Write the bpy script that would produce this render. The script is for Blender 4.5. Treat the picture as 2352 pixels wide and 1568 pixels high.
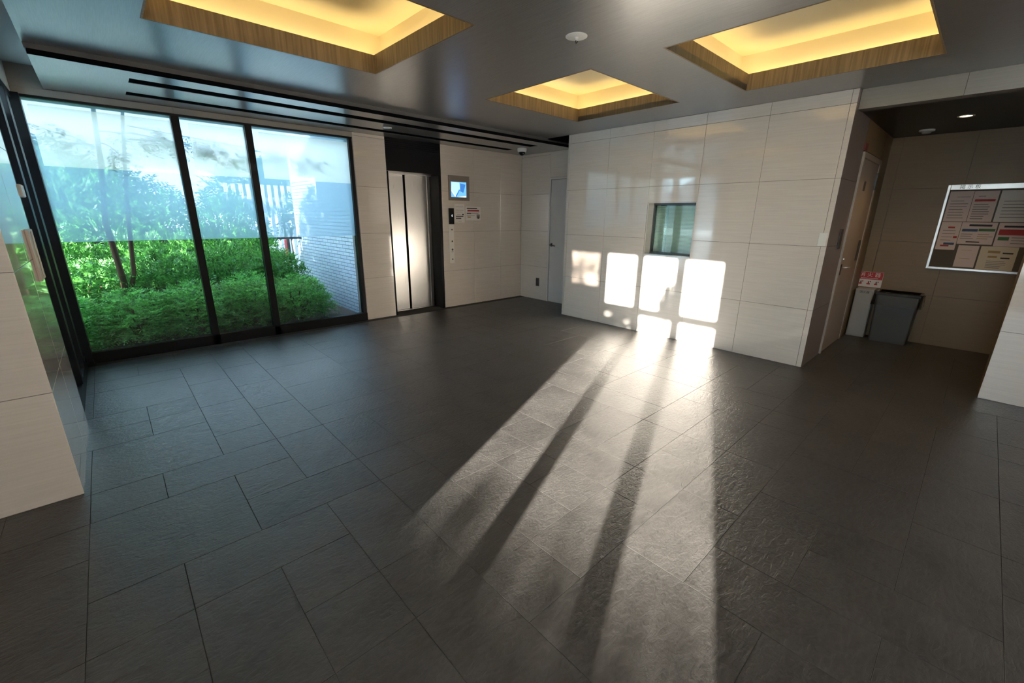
import bpy, bmesh, math, random
import numpy as np
from mathutils import Vector, Matrix

scene = bpy.context.scene
for o in list(bpy.data.objects):
    bpy.data.objects.remove(o, do_unlink=True)
C = scene.collection

# ------------------------------------------------------------------ camera
FPX, YAW, PITCH, ROLL = 978.94, math.radians(42.938), math.radians(16.413), math.radians(0.578)
cam_d = bpy.data.cameras.new('camera')
cam_d.sensor_width = 36.0
cam_d.lens = FPX / 2352 * 36.0
cam_d.clip_start = 0.02
cam = bpy.data.objects.new('camera', cam_d)
C.objects.link(cam)
Fv = Vector((math.cos(PITCH) * math.sin(YAW), math.cos(PITCH) * math.cos(YAW), -math.sin(PITCH)))
R0 = Vector((math.cos(YAW), -math.sin(YAW), 0))
U0 = R0.cross(Fv)
Rv = math.cos(ROLL) * R0 + math.sin(ROLL) * U0
Uv = Rv.cross(Fv)
M = Matrix((Rv, Uv, -Fv)).transposed().to_4x4()
M.translation = Vector((1.2754, -5.9585, 1.5))
cam.matrix_world = M
scene.camera = cam

# ------------------------------------------------------------------ world
SKY = 9.5
w = bpy.data.worlds.new('sky')
scene.world = w
w.use_nodes = True
nt = w.node_tree
nt.nodes.clear()
tc = nt.nodes.new('ShaderNodeTexCoord')
sx = nt.nodes.new('ShaderNodeSeparateXYZ')
rp = nt.nodes.new('ShaderNodeValToRGB')
rp.color_ramp.elements[0].position = 0.0
rp.color_ramp.elements[0].color = (0.86, 0.93, 1.0, 1)
rp.color_ramp.elements[1].position = 0.8
rp.color_ramp.elements[1].color = (0.50, 0.70, 1.0, 1)
bg = nt.nodes.new('ShaderNodeBackground')
bg.inputs['Strength'].default_value = SKY
wo = nt.nodes.new('ShaderNodeOutputWorld')
nt.links.new(tc.outputs['Generated'], sx.inputs[0])
nt.links.new(sx.outputs['Z'], rp.inputs[0])
nt.links.new(rp.outputs[0], bg.inputs[0])
nt.links.new(bg.outputs[0], wo.inputs[0])

# ------------------------------------------------------------------ sun
SUN_EL = math.radians(10.5)
SUN_E = 66.0
sd = bpy.data.lights.new('sun', 'SUN')
sd.energy = SUN_E
sd.color = (1.0, 0.91, 0.82)
sd.angle = math.radians(0.53)
sun = bpy.data.objects.new('sun', sd)
C.objects.link(sun)
sdir = Vector((0.918 * math.cos(SUN_EL), 0.395 * math.cos(SUN_EL), -math.sin(SUN_EL)))
sun.rotation_euler = sdir.to_track_quat('-Z', 'Y').to_euler()
sun.location = (-8, -10, 6)

# ------------------------------------------------------------------ view
vs = scene.view_settings
vs.view_transform = 'Standard'
vs.look = 'None'
vs.exposure = 0.72
vs.gamma = 1.0
vs.use_curve_mapping = False
COVE = 9.5

# ------------------------------------------------------------------ materials
def mat(name):
    m = bpy.data.materials.new(name)
    m.use_nodes = True
    n = m.node_tree.nodes
    return m, n, m.node_tree.links, n['Principled BSDF'], n['Material Output']

def plain(name, col, rough=0.5, metal=0.0, spec=0.5, emit=None, es=1.0, noise=0.0):
    m, n, l, b, o = mat(name)
    b.inputs['Base Color'].default_value = (*col, 1)
    b.inputs['Roughness'].default_value = rough
    b.inputs['Metallic'].default_value = metal
    b.inputs['Specular IOR Level'].default_value = spec
    if emit:
        b.inputs['Emission Color'].default_value = (*emit, 1)
        b.inputs['Emission Strength'].default_value = es
    if noise:
        t = n.new('ShaderNodeTexNoise'); t.inputs['Scale'].default_value = 14
        mx = n.new('ShaderNodeMixRGB'); mx.blend_type = 'MULTIPLY'
        mx.inputs[0].default_value = noise
        mx.inputs[1].default_value = (*col, 1)
        l.new(t.outputs['Fac'], mx.inputs[2]); l.new(mx.outputs[0], b.inputs['Base Color'])
    return m

def coords(n, l, scale, rand=True):
    tc = n.new('ShaderNodeTexCoord')
    mp = n.new('ShaderNodeMapping')
    mp.inputs['Scale'].default_value = scale
    l.new(tc.outputs['Object'], mp.inputs['Vector'])
    if rand:
        oi = n.new('ShaderNodeObjectInfo')
        mu = n.new('ShaderNodeMath'); mu.operation = 'MULTIPLY'; mu.inputs[1].default_value = 37.0
        l.new(oi.outputs['Random'], mu.inputs[0])
        cb = n.new('ShaderNodeCombineXYZ')
        for i in range(3):
            l.new(mu.outputs[0], cb.inputs[i])
        l.new(cb.outputs[0], mp.inputs['Location'])
    return mp

def wall_tile_mat(name, col, var=0.05, rough=0.07, spec=0.9):
    # glazed porcelain with faint horizontal graining
    m, n, l, b, o = mat(name)
    mp = coords(n, l, (3, 3, 90))
    t = n.new('ShaderNodeTexNoise'); t.inputs['Scale'].default_value = 1.0; t.inputs['Detail'].default_value = 4
    l.new(mp.outputs[0], t.inputs['Vector'])
    r = n.new('ShaderNodeValToRGB')
    r.color_ramp.elements[0].position = 0.3; r.color_ramp.elements[1].position = 0.7
    r.color_ramp.elements[0].color = (*[c * (1 - var) for c in col], 1)
    r.color_ramp.elements[1].color = (*[min(1, c * (1 + var)) for c in col], 1)
    l.new(t.outputs['Fac'], r.inputs[0])
    l.new(r.outputs[0], b.inputs['Base Color'])
    b.inputs['Roughness'].default_value = rough
    b.inputs['Specular IOR Level'].default_value = spec
    b.inputs['Coat Weight'].default_value = 0.6 if rough < .1 else 0.0
    b.inputs['Coat Roughness'].default_value = 0.02
    return m

def slate_mat():
    m, n, l, b, o = mat('slate_porcelain')
    mp = coords(n, l, (1, 1, 1))
    big = n.new('ShaderNodeTexNoise'); big.inputs['Scale'].default_value = 2.2; big.inputs['Detail'].default_value = 5
    big.inputs['Distortion'].default_value = 1.2
    l.new(mp.outputs[0], big.inputs['Vector'])
    # streaky rippled relief
    mp2 = coords(n, l, (10, 24, 1))
    oi2 = n.new('ShaderNodeObjectInfo'); ro = n.new('ShaderNodeMath'); ro.operation = 'MULTIPLY'; ro.inputs[1].default_value = 9.0
    l.new(oi2.outputs['Random'], ro.inputs[0])
    cz = n.new('ShaderNodeCombineXYZ'); l.new(ro.outputs[0], cz.inputs[2]); l.new(cz.outputs[0], mp2.inputs['Rotation'])
    rip = n.new('ShaderNodeTexNoise'); rip.inputs['Scale'].default_value = 1.6; rip.inputs['Detail'].default_value = 7
    rip.inputs['Distortion'].default_value = 1.4; rip.inputs['Roughness'].default_value = 0.6
    l.new(mp2.outputs[0], rip.inputs['Vector'])
    fine = n.new('ShaderNodeTexNoise'); fine.inputs['Scale'].default_value = 70; fine.inputs['Detail'].default_value = 3
    l.new(mp.outputs[0], fine.inputs['Vector'])
    r = n.new('ShaderNodeValToRGB')
    r.color_ramp.elements[0].position = 0.3; r.color_ramp.elements[0].color = (0.030, 0.028, 0.0268, 1)
    r.color_ramp.elements[1].position = 0.75; r.color_ramp.elements[1].color = (0.085, 0.079, 0.075, 1)
    mixf = n.new('ShaderNodeMath'); mixf.operation = 'MULTIPLY_ADD'
    l.new(rip.outputs['Fac'], mixf.inputs[0]); mixf.inputs[1].default_value = 0.5
    hb = n.new('ShaderNodeMath'); hb.operation = 'MULTIPLY'; hb.inputs[1].default_value = 0.5
    l.new(big.outputs['Fac'], hb.inputs[0]); l.new(hb.outputs[0], mixf.inputs[2])
    l.new(mixf.outputs[0], r.inputs[0])
    l.new(r.outputs[0], b.inputs['Base Color'])
    b.inputs['Roughness'].default_value = 0.33
    rr = n.new('ShaderNodeMapRange'); rr.inputs[3].default_value = 0.26; rr.inputs[4].default_value = 0.44
    l.new(rip.outputs['Fac'], rr.inputs[0]); l.new(rr.outputs[0], b.inputs['Roughness'])
    ad = n.new('ShaderNodeMath'); ad.operation = 'MULTIPLY_ADD'; ad.inputs[1].default_value = 0.4
    l.new(fine.outputs['Fac'], ad.inputs[0]); l.new(rip.outputs['Fac'], ad.inputs[2])
    bp = n.new('ShaderNodeBump'); bp.inputs['Strength'].default_value = 0.7; bp.inputs['Distance'].default_value = 0.006
    l.new(ad.outputs[0], bp.inputs['Height']); l.new(bp.outputs[0], b.inputs['Normal'])
    return m

def grain_mat(name, c0, c1, scale, rough, spec=0.5, bump=0.1, coat=0.0):
    m, n, l, b, o = mat(name)
    mp = coords(n, l, scale, rand=False)
    t = n.new('ShaderNodeTexNoise'); t.inputs['Scale'].default_value = 1; t.inputs['Detail'].default_value = 6
    l.new(mp.outputs[0], t.inputs['Vector'])
    r = n.new('ShaderNodeValToRGB')
    r.color_ramp.elements[0].position = 0.35; r.color_ramp.elements[0].color = (*c0, 1)
    r.color_ramp.elements[1].position = 0.68; r.color_ramp.elements[1].color = (*c1, 1)
    l.new(t.outputs['Fac'], r.inputs[0]); l.new(r.outputs[0], b.inputs['Base Color'])
    b.inputs['Roughness'].default_value = rough
    b.inputs['Specular IOR Level'].default_value = spec
    b.inputs['Coat Weight'].default_value = coat; b.inputs['Coat Roughness'].default_value = 0.28
    bp = n.new('ShaderNodeBump'); bp.inputs['Strength'].default_value = bump; bp.inputs['Distance'].default_value = 0.002
    l.new(t.outputs['Fac'], bp.inputs['Height']); l.new(bp.outputs[0], b.inputs['Normal'])
    return m

def glass_mat(name, tint, refl=1.0):
    m, n, l, b, o = mat(name)
    n.remove(b)
    tr = n.new('ShaderNodeBsdfTransparent'); tr.inputs[0].default_value = (*tint, 1)
    gl = n.new('ShaderNodeBsdfGlossy'); gl.inputs['Roughness'].default_value = 0.0
    gl.inputs[0].default_value = (refl, refl, refl, 1)
    fr = n.new('ShaderNodeFresnel'); fr.inputs[0].default_value = 1.45
    mx = n.new('ShaderNodeMixShader')
    l.new(fr.outputs[0], mx.inputs[0]); l.new(tr.outputs[0], mx.inputs[1]); l.new(gl.outputs[0], mx.inputs[2])
    l.new(mx.outputs[0], o.inputs[0])
    return m

def film_mat(name, z0, z1, f0, f1, col, power=1.0):
    # frosted privacy film growing more opaque with height (object z); also used for the painted sunlit band
    m, n, l, b, o = mat(name)
    n.remove(b)
    tc = n.new('ShaderNodeTexCoord'); s = n.new('ShaderNodeSeparateXYZ')
    l.new(tc.outputs['Object'], s.inputs[0])
    mr = n.new('ShaderNodeMapRange'); mr.interpolation_type = 'SMOOTHSTEP'
    mr.inputs[1].default_value = z0; mr.inputs[2].default_value = z1
    mr.inputs[3].default_value = f0; mr.inputs[4].default_value = f1
    l.new(s.outputs['Z'], mr.inputs[0])
    tr = n.new('ShaderNodeBsdfTransparent')
    tl = n.new('ShaderNodeBsdfTranslucent'); tl.inputs[0].default_value = (*col, 1)
    mx = n.new('ShaderNodeMixShader')
    l.new(mr.outputs[0], mx.inputs[0]); l.new(tr.outputs[0], mx.inputs[1]); l.new(tl.outputs[0], mx.inputs[2])
    l.new(mx.outputs[0], o.inputs[0])
    return m

def frost_mat(name, col):
    m, n, l, b, o = mat(name)
    n.remove(b)
    tl = n.new('ShaderNodeBsdfTranslucent'); tl.inputs[0].default_value = (*col, 1)
    l.new(tl.outputs[0], o.inputs[0])
    return m

def leaf_mat(name, c0, c1, trans=0.35):
    m, n, l, b, o = mat(name)
    n.remove(b)
    g = n.new('ShaderNodeNewGeometry')
    r = n.new('ShaderNodeValToRGB')
    r.color_ramp.elements[0].color = (*c0, 1); r.color_ramp.elements[1].color = (*c1, 1)
    l.new(g.outputs['Random Per Island'], r.inputs[0])
    d = n.new('ShaderNodeBsdfPrincipled'); d.inputs['Roughness'].default_value = 0.45
    t = n.new('ShaderNodeBsdfTranslucent')
    l.new(r.outputs[0], d.inputs['Base Color']); l.new(r.outputs[0], t.inputs[0])
    mx = n.new('ShaderNodeMixShader'); mx.inputs[0].default_value = trans
    l.new(d.outputs[0], mx.inputs[1]); l.new(t.outputs[0], mx.inputs[2]); l.new(mx.outputs[0], o.inputs[0])
    return m

def brick_mat():
    m, n, l, b, o = mat('narrow_glazed_brick')
    tc = n.new('ShaderNodeTexCoord'); sp_ = n.new('ShaderNodeSeparateXYZ'); mp = n.new('ShaderNodeCombineXYZ')
    l.new(tc.outputs['Object'], sp_.inputs[0])
    l.new(sp_.outputs['Y'], mp.inputs[0]); l.new(sp_.outputs['Z'], mp.inputs[1])
    t = n.new('ShaderNodeTexBrick')
    t.inputs['Color1'].default_value = (0.50, 0.56, 0.66, 1); t.inputs['Color2'].default_value = (0.58, 0.64, 0.72, 1)
    t.inputs['Mortar'].default_value = (0.12, 0.14, 0.18, 1)
    t.inputs['Scale'].default_value = 1; t.inputs['Mortar Size'].default_value = 0.005
    t.inputs['Brick Width'].default_value = 0.24; t.inputs['Row Height'].default_value = 0.055
    l.new(mp.outputs[0], t.inputs[0]); l.new(t.outputs[0], b.inputs['Base Color'])
    b.inputs['Roughness'].default_value = 0.3
    return m

def brushed_mat(name, col, rough):
    m, n, l, b, o = mat(name)
    mp = coords(n, l, (120, 120, 1.5), rand=False)
    t = n.new('ShaderNodeTexNoise'); t.inputs['Scale'].default_value = 1.0; t.inputs['Detail'].default_value = 3
    l.new(mp.outputs[0], t.inputs['Vector'])
    mr = n.new('ShaderNodeMapRange'); mr.inputs[3].default_value = rough - 0.08; mr.inputs[4].default_value = rough + 0.1
    l.new(t.outputs['Fac'], mr.inputs[0]); l.new(mr.outputs[0], b.inputs['Roughness'])
    b.inputs['Base Color'].default_value = (*col, 1)
    b.inputs['Metallic'].default_value = 1.0
    return m

WT = wall_tile_mat('cream_porcelain', (0.70, 0.655, 0.61))
MT = dict(
    tile=WT,
    lintel=wall_tile_mat('shaded_lintel_tile', (0.30, 0.29, 0.265), rough=0.2, spec=0.4),  # tile colour darkened to carry the dim light on the lintel
    warm=wall_tile_mat('warm_cream_porcelain', (0.68, 0.605, 0.53)),
    tan=wall_tile_mat('shaded_alcove_porcelain', (0.22, 0.146, 0.072), rough=0.4, spec=0.4),  # tile darkened and warmed in place of the alcove's dim light
    grout=plain('wall_grout', (0.16, 0.14, 0.12), 0.8),
    floor_grout=plain('floor_grout', (0.062, 0.057, 0.049), 0.85, noise=0.4),
    slate=slate_mat(),
    ceil=grain_mat('dark_grained_ceiling', (0.062, 0.061, 0.060), (0.130, 0.127, 0.124), (210, 7, 7), 0.30, 1.0, 0.0, 0.8),
    ceil_edge=plain('ceiling_edge', (0.10, 0.10, 0.10), 0.5),
    plaster=plain('pale_plaster', (0.55, 0.55, 0.52), 0.7),
    band=plain('taupe_band', (0.26, 0.24, 0.21), 0.5),
    black=plain('black_void', (0.006, 0.006, 0.007), 0.9, spec=0.0),
    blackmetal=plain('black_aluminium', (0.006, 0.006, 0.007), 0.4, spec=0.15),
    lift_black=plain('black_lift_panel', (0.006, 0.006, 0.008), 0.28, spec=0.15),
    oak=grain_mat('oak_veneer', (0.17, 0.120, 0.062), (0.27, 0.195, 0.108), (70, 70, 3), 0.5, 0.3, 0.06),
    cove=plain('cove_white', (0.80, 0.72, 0.50), 0.7),
    led=plain('warm_led', (0, 0, 0), 1, emit=(1.0, 0.76, 0.38), es=COVE),
    steel=brushed_mat('brushed_steel', (0.62, 0.60, 0.58), 0.3),
    steel_dark=plain('dark_steel', (0.10, 0.10, 0.10), 0.3, metal=1.0),
    alu=plain('aluminium', (0.72, 0.72, 0.72), 0.35, metal=0.85),
    white=plain('white_plastic', (0.78, 0.78, 0.76), 0.4),
    whitedoor=plain('white_door_paint', (0.60, 0.57, 0.55), 0.35),
    beige=plain('beige_plastic', (0.68, 0.58, 0.52), 0.4),
    bronze=plain('bronze_trim', (0.30, 0.25, 0.21), 0.35, metal=0.3),
    doorbeige=plain('beige_steel_door', (0.36, 0.29, 0.24), 0.4),
    dkplate=plain('dark_plate', (0.05, 0.045, 0.04), 0.4),
    sidedark=plain('side_panel_brown', (0.20, 0.16, 0.145), 0.3),
    gloss_black=plain('gloss_black', (0.008, 0.008, 0.008), 0.08),
    glass=glass_mat('tinted_glass', (0.54, 0.60, 0.61)),
    clear=glass_mat('clear_glass', (0.93, 0.95, 0.94)),
    smoke=glass_mat('sun_dimming_glass', (0.44, 0.42, 0.40)),  # tint chosen only to dim the sun through the added high pane
    hatchglass=glass_mat('green_glass', (0.86, 0.94, 0.90)),
    film=film_mat('gradation_film', 1.19, 1.60, 0.55, 0.82, (0.43, 0.64, 0.82)),
    film_sunlit=film_mat('sunlit_film', 1.88, 1.97, 0.82, 0.94, (0.93, 0.97, 0.96)),  # sunlit upper part of the film, painted as a whiter, denser sheet
    brick=brick_mat(),
    frosted=frost_mat('frosted_glass', (0.40, 0.375, 0.34)),
    soil=plain('soil', (0.09, 0.055, 0.035), 0.9, noise=0.6),
    paving=plain('pale_paving', (0.38, 0.37, 0.35), 0.8, noise=0.3),
    leafA=leaf_mat('bright_leaf', (0.026, 0.11, 0.022), (0.16, 0.46, 0.08)),
    leafC=leaf_mat('brightened_front_leaf', (0.045, 0.19, 0.04), (0.27, 0.68, 0.14), 0.42),  # front row leaf colour brightened in place of missing light
    leafB=leaf_mat('tree_leaf', (0.03, 0.10, 0.04), (0.10, 0.27, 0.09)),
    bark=plain('bark', (0.16, 0.085, 0.05), 0.9, noise=0.5),
    extwhite=plain('exterior_white', (0.7, 0.72, 0.75), 0.6),
    red=plain('red_paint', (0.55, 0.02, 0.02), 0.45),
    paper=plain('paper', (0.72, 0.68, 0.64), 0.6),
    paper2=plain('cream_paper', (0.70, 0.60, 0.44), 0.6),
    paper3=plain('pink_paper', (0.72, 0.58, 0.54), 0.6),
    ink=plain('ink', (0.03, 0.03, 0.035), 0.6),
    inkgrey=plain('ink_grey', (0.26, 0.24, 0.23), 0.6),
    inkred=plain('ink_red', (0.45, 0.03, 0.03), 0.6),
    inkblue=plain('ink_blue', (0.04, 0.09, 0.2), 0.6),
    inkgreen=plain('ink_green', (0.05, 0.16, 0.05), 0.6),
    inktan=plain('ink_tan', (0.40, 0.26, 0.10), 0.6),
    boardgrey=plain('board_grey', (0.11, 0.095, 0.075), 0.8),
    signred=plain('sign_red', (0.50, 0.02, 0.03), 0.45),
    signwhite=plain('sign_white', (0.75, 0.68, 0.66), 0.5),
    boxgrey=plain('grey_enamel', (0.38, 0.37, 0.35), 0.35),
    bingrey=plain('bin_smoke_plastic', (0.075, 0.073, 0.07), 0.35),
    scr0=plain('screen_blue', (0, 0, 0), 0.2, emit=(0.14, 0.40, 0.95), es=1.0),
    scr1=plain('screen_pale', (0, 0, 0), 0.2, emit=(0.38, 0.68, 1.0), es=1.0),
    scr2=plain('screen_deep', (0, 0, 0), 0.2, emit=(0.04, 0.16, 0.45), es=1.0),
    scrw=plain('screen_white', (0, 0, 0), 0.2, emit=(0.75, 0.90, 1.0), es=1.0),
    lampglow=plain('lamp_glow', (0, 0, 0), 0.5, emit=(1.0, 0.74, 0.42), es=6.0),
    bagplastic=glass_mat('bin_liner', (0.86, 0.86, 0.86)),
)

# ------------------------------------------------------------------ helpers
def tag(o, label=None, cat=None, group=None, kind=None):
    if label: o['label'] = label
    if cat: o['category'] = cat
    if group: o['group'] = group
    if kind: o['kind'] = kind
    return o

def link(name, me, m, parent=None, loc=None, smooth=False):
    o = bpy.data.objects.new(name, me)
    C.objects.link(o)
    if m is not None and not me.materials:
        me.materials.append(MT[m] if isinstance(m, str) else m)
    if loc is not None: o.location = loc
    if parent is not None:
        o.parent = parent
    if smooth:
        for p in me.polygons: p.use_smooth = True
    return o

def bm_mesh(bm, name):
    bmesh.ops.recalc_face_normals(bm, faces=bm.faces)
    me = bpy.data.meshes.new(name)
    bm.to_mesh(me); bm.free()
    return me

def add_box(bm, x0, x1, y0, y1, z0, z1):
    v = [bm.verts.new(p) for p in ((x0, y0, z0), (x1, y0, z0), (x1, y1, z0), (x0, y1, z0),
                                   (x0, y0, z1), (x1, y0, z1), (x1, y1, z1), (x0, y1, z1))]
    for f in ((3, 2, 1, 0), (4, 5, 6, 7), (0, 1, 5, 4), (1, 2, 6, 5), (2, 3, 7, 6), (3, 0, 4, 7)):
        bm.faces.new([v[i] for i in f])

def box(name, m, b, parent=None, bev=0.0):
    """one box object in world coordinates b=(x0,x1,y0,y1,z0,z1); its origin at the box's centre"""
    x0, x1 = sorted(b[0:2]); y0, y1 = sorted(b[2:4]); z0, z1 = sorted(b[4:6])
    cx, cy, cz = (x0 + x1) / 2, (y0 + y1) / 2, (z0 + z1) / 2
    key = (m if isinstance(m, str) else m.name, round(x1 - x0, 4), round(y1 - y0, 4), round(z1 - z0, 4), bev)
    me = _cache.get(key)
    if me is None:
        bm = bmesh.new()
        add_box(bm, x0 - cx, x1 - cx, y0 - cy, y1 - cy, z0 - cz, z1 - cz)
        if bev:
            bmesh.ops.bevel(bm, geom=bm.edges[:], offset=bev, segments=1, affect='EDGES', profile=0.5)
        me = bm_mesh(bm, name)
        _cache[key] = me
    o = link(name, me, m, parent, None)
    loc = Vector((cx, cy, cz))
    if parent is not None:
        loc -= origin(parent)
    o.location = loc
    return o
_cache = {}

def origin(o):
    v = o.location.copy()
    while o.parent is not None:
        o = o.parent; v = v + o.location
    return v

def boxes(name, m, bs, parent=None):
    """several boxes as one mesh (one part), world coordinates, origin at parent"""
    off = origin(parent) if parent is not None else Vector((0, 0, 0))
    bm = bmesh.new()
    for b in bs:
        x0, x1 = sorted(b[0:2]); y0, y1 = sorted(b[2:4]); z0, z1 = sorted(b[4:6])
        add_box(bm, x0 - off.x, x1 - off.x, y0 - off.y, y1 - off.y, z0 - off.z, z1 - off.z)
    return link(name, bm_mesh(bm, name), m, parent)

def empty(name, loc=(0, 0, 0), label=None, cat=None, group=None, kind=None):
    o = bpy.data.objects.new(name, None)
    C.objects.link(o); o.location = loc; o.empty_display_size = 0.1
    return tag(o, label, cat, group, kind)

def lathe(name, m, prof, parent=None, loc=(0, 0, 0), axis='Z', seg=32, smooth=True):
    """profile [(r,h)...] spun about the axis; loc in world"""
    bm = bmesh.new()
    rings = []
    for r, h in prof:
        if r < 1e-6:
            rings.append([bm.verts.new((0, 0, h))])
        else:
            rings.append([bm.verts.new((r * math.cos(2 * math.pi * k / seg), r * math.sin(2 * math.pi * k / seg), h)) for k in range(seg)])
    for a, b in zip(rings, rings[1:]):
        for k in range(seg):
            k2 = (k + 1) % seg
            if len(a) == 1 and len(b) == 1: continue
            if len(a) == 1: bm.faces.new((a[0], b[k], b[k2]))
            elif len(b) == 1: bm.faces.new((a[k], a[k2], b[0]))
            else: bm.faces.new((a[k], a[k2], b[k2], b[k]))
    if axis == 'X': bmesh.ops.rotate(bm, verts=bm.verts, matrix=Matrix.Rotation(math.pi / 2, 3, 'Y'))
    if axis == 'Y': bmesh.ops.rotate(bm, verts=bm.verts, matrix=Matrix.Rotation(-math.pi / 2, 3, 'X'))
    o = link(name, bm_mesh(bm, name), m, parent, None, smooth)
    l = Vector(loc)
    if parent is not None: l -= origin(parent)
    o.location = l
    return o

def tube_bm(bm, pts, rad, seg=8):
    pts = [Vector(p) for p in pts]
    if not isinstance(rad, (list, tuple)): rad = [rad] * len(pts)
    rings = []
    for i, p in enumerate(pts):
        d = (pts[min(i + 1, len(pts) - 1)] - pts[max(i - 1, 0)]).normalized()
        u = d.cross(Vector((0, 0, 1)))
        if u.length < 1e-3: u = d.cross(Vector((1, 0, 0)))
        u.normalize(); v = d.cross(u)
        rings.append([bm.verts.new(p + rad[i] * (math.cos(2 * math.pi * k / seg) * u + math.sin(2 * math.pi * k / seg) * v)) for k in range(seg)])
    for a, b in zip(rings, rings[1:]):
        for k in range(seg):
            k2 = (k + 1) % seg
            bm.faces.new((a[k], a[k2], b[k2], b[k]))
    bm.faces.new(rings[0][::-1]); bm.faces.new(rings[-1])

def tube(name, m, pts, rad, parent=None, seg=8):
    off = origin(parent) if parent is not None else Vector((0, 0, 0))
    bm = bmesh.new()
    tube_bm(bm, [Vector(p) - off for p in pts], rad, seg)
    return link(name, bm_mesh(bm, name), m, parent, None, True)

def text(name, m, s, size, loc, right, up, parent=None, align='CENTER'):
    cu = bpy.data.curves.new(name, 'FONT')
    cu.body = s; cu.size = size; cu.align_x = align; cu.align_y = 'CENTER'; cu.extrude = 0.0006
    tmp = bpy.data.objects.new(name, cu); C.objects.link(tmp)
    bpy.context.view_layer.update()
    me = bpy.data.meshes.new_from_object(tmp.evaluated_get(bpy.context.evaluated_depsgraph_get()))
    bpy.data.objects.remove(tmp, do_unlink=True)
    me.name = name
    r, u = Vector(right), Vector(up); nrm = r.cross(u)
    me.transform(Matrix((r, u, nrm)).transposed().to_4x4())
    me.materials.clear()
    o = link(name, me, m, parent)
    l = Vector(loc)
    if parent is not None: l -= origin(parent)
    o.location = l
    return o

def poly(name, m, pts, nrm, th, parent=None):
    """thin extruded polygon, world points"""
    off = origin(parent) if parent is not None else Vector((0, 0, 0))
    n_ = Vector(nrm) * th
    bm = bmesh.new()
    a = [bm.verts.new(Vector(p) - off) for p in pts]
    b = [bm.verts.new(Vector(p) - off + n_) for p in pts]
    bm.faces.new(a); bm.faces.new(b[::-1])
    for i in range(len(a)):
        j = (i + 1) % len(a); bm.faces.new((a[i], a[j], b[j], b[i]))
    return link(name, bm_mesh(bm, name), m, parent)

def sheets(name, m, rects, parent, plane='y', at=0.047):
    """film: flat rectangles (u0,u1,z0,z1) stuck on a pane"""
    off = origin(parent); bm = bmesh.new()
    for u0, u1, z0, z1 in rects:
        pts = [(u0, z0), (u1, z0), (u1, z1), (u0, z1)]
        bm.faces.new([bm.verts.new(Vector((u, at, z) if plane == 'y' else (at, u, z)) - off) for u, z in pts])
    me = bpy.data.meshes.new(name); bm.to_mesh(me); bm.free()
    return link(name, me, m, parent)

def struct(name, m, bs):
    o = boxes(name, m, bs)
    o['kind'] = 'structure'
    return o

# ------------------------------------------------------------------ measured room
W, WD, WB, XL = 6.393, 7.022, 8.60, 0.924        # reception wall, far door wall, alcove back wall, left pier
H, HS, ROOF = 2.612, 2.54, 3.12
YE, YR = -1.61, -4.93
XE, YBACK = -0.60, -8.0
ZJ = [0.0, 0.608, 1.240, 1.867, 2.494]
TG, TT = 0.003, 0.008       # joint width, tile thickness

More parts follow.
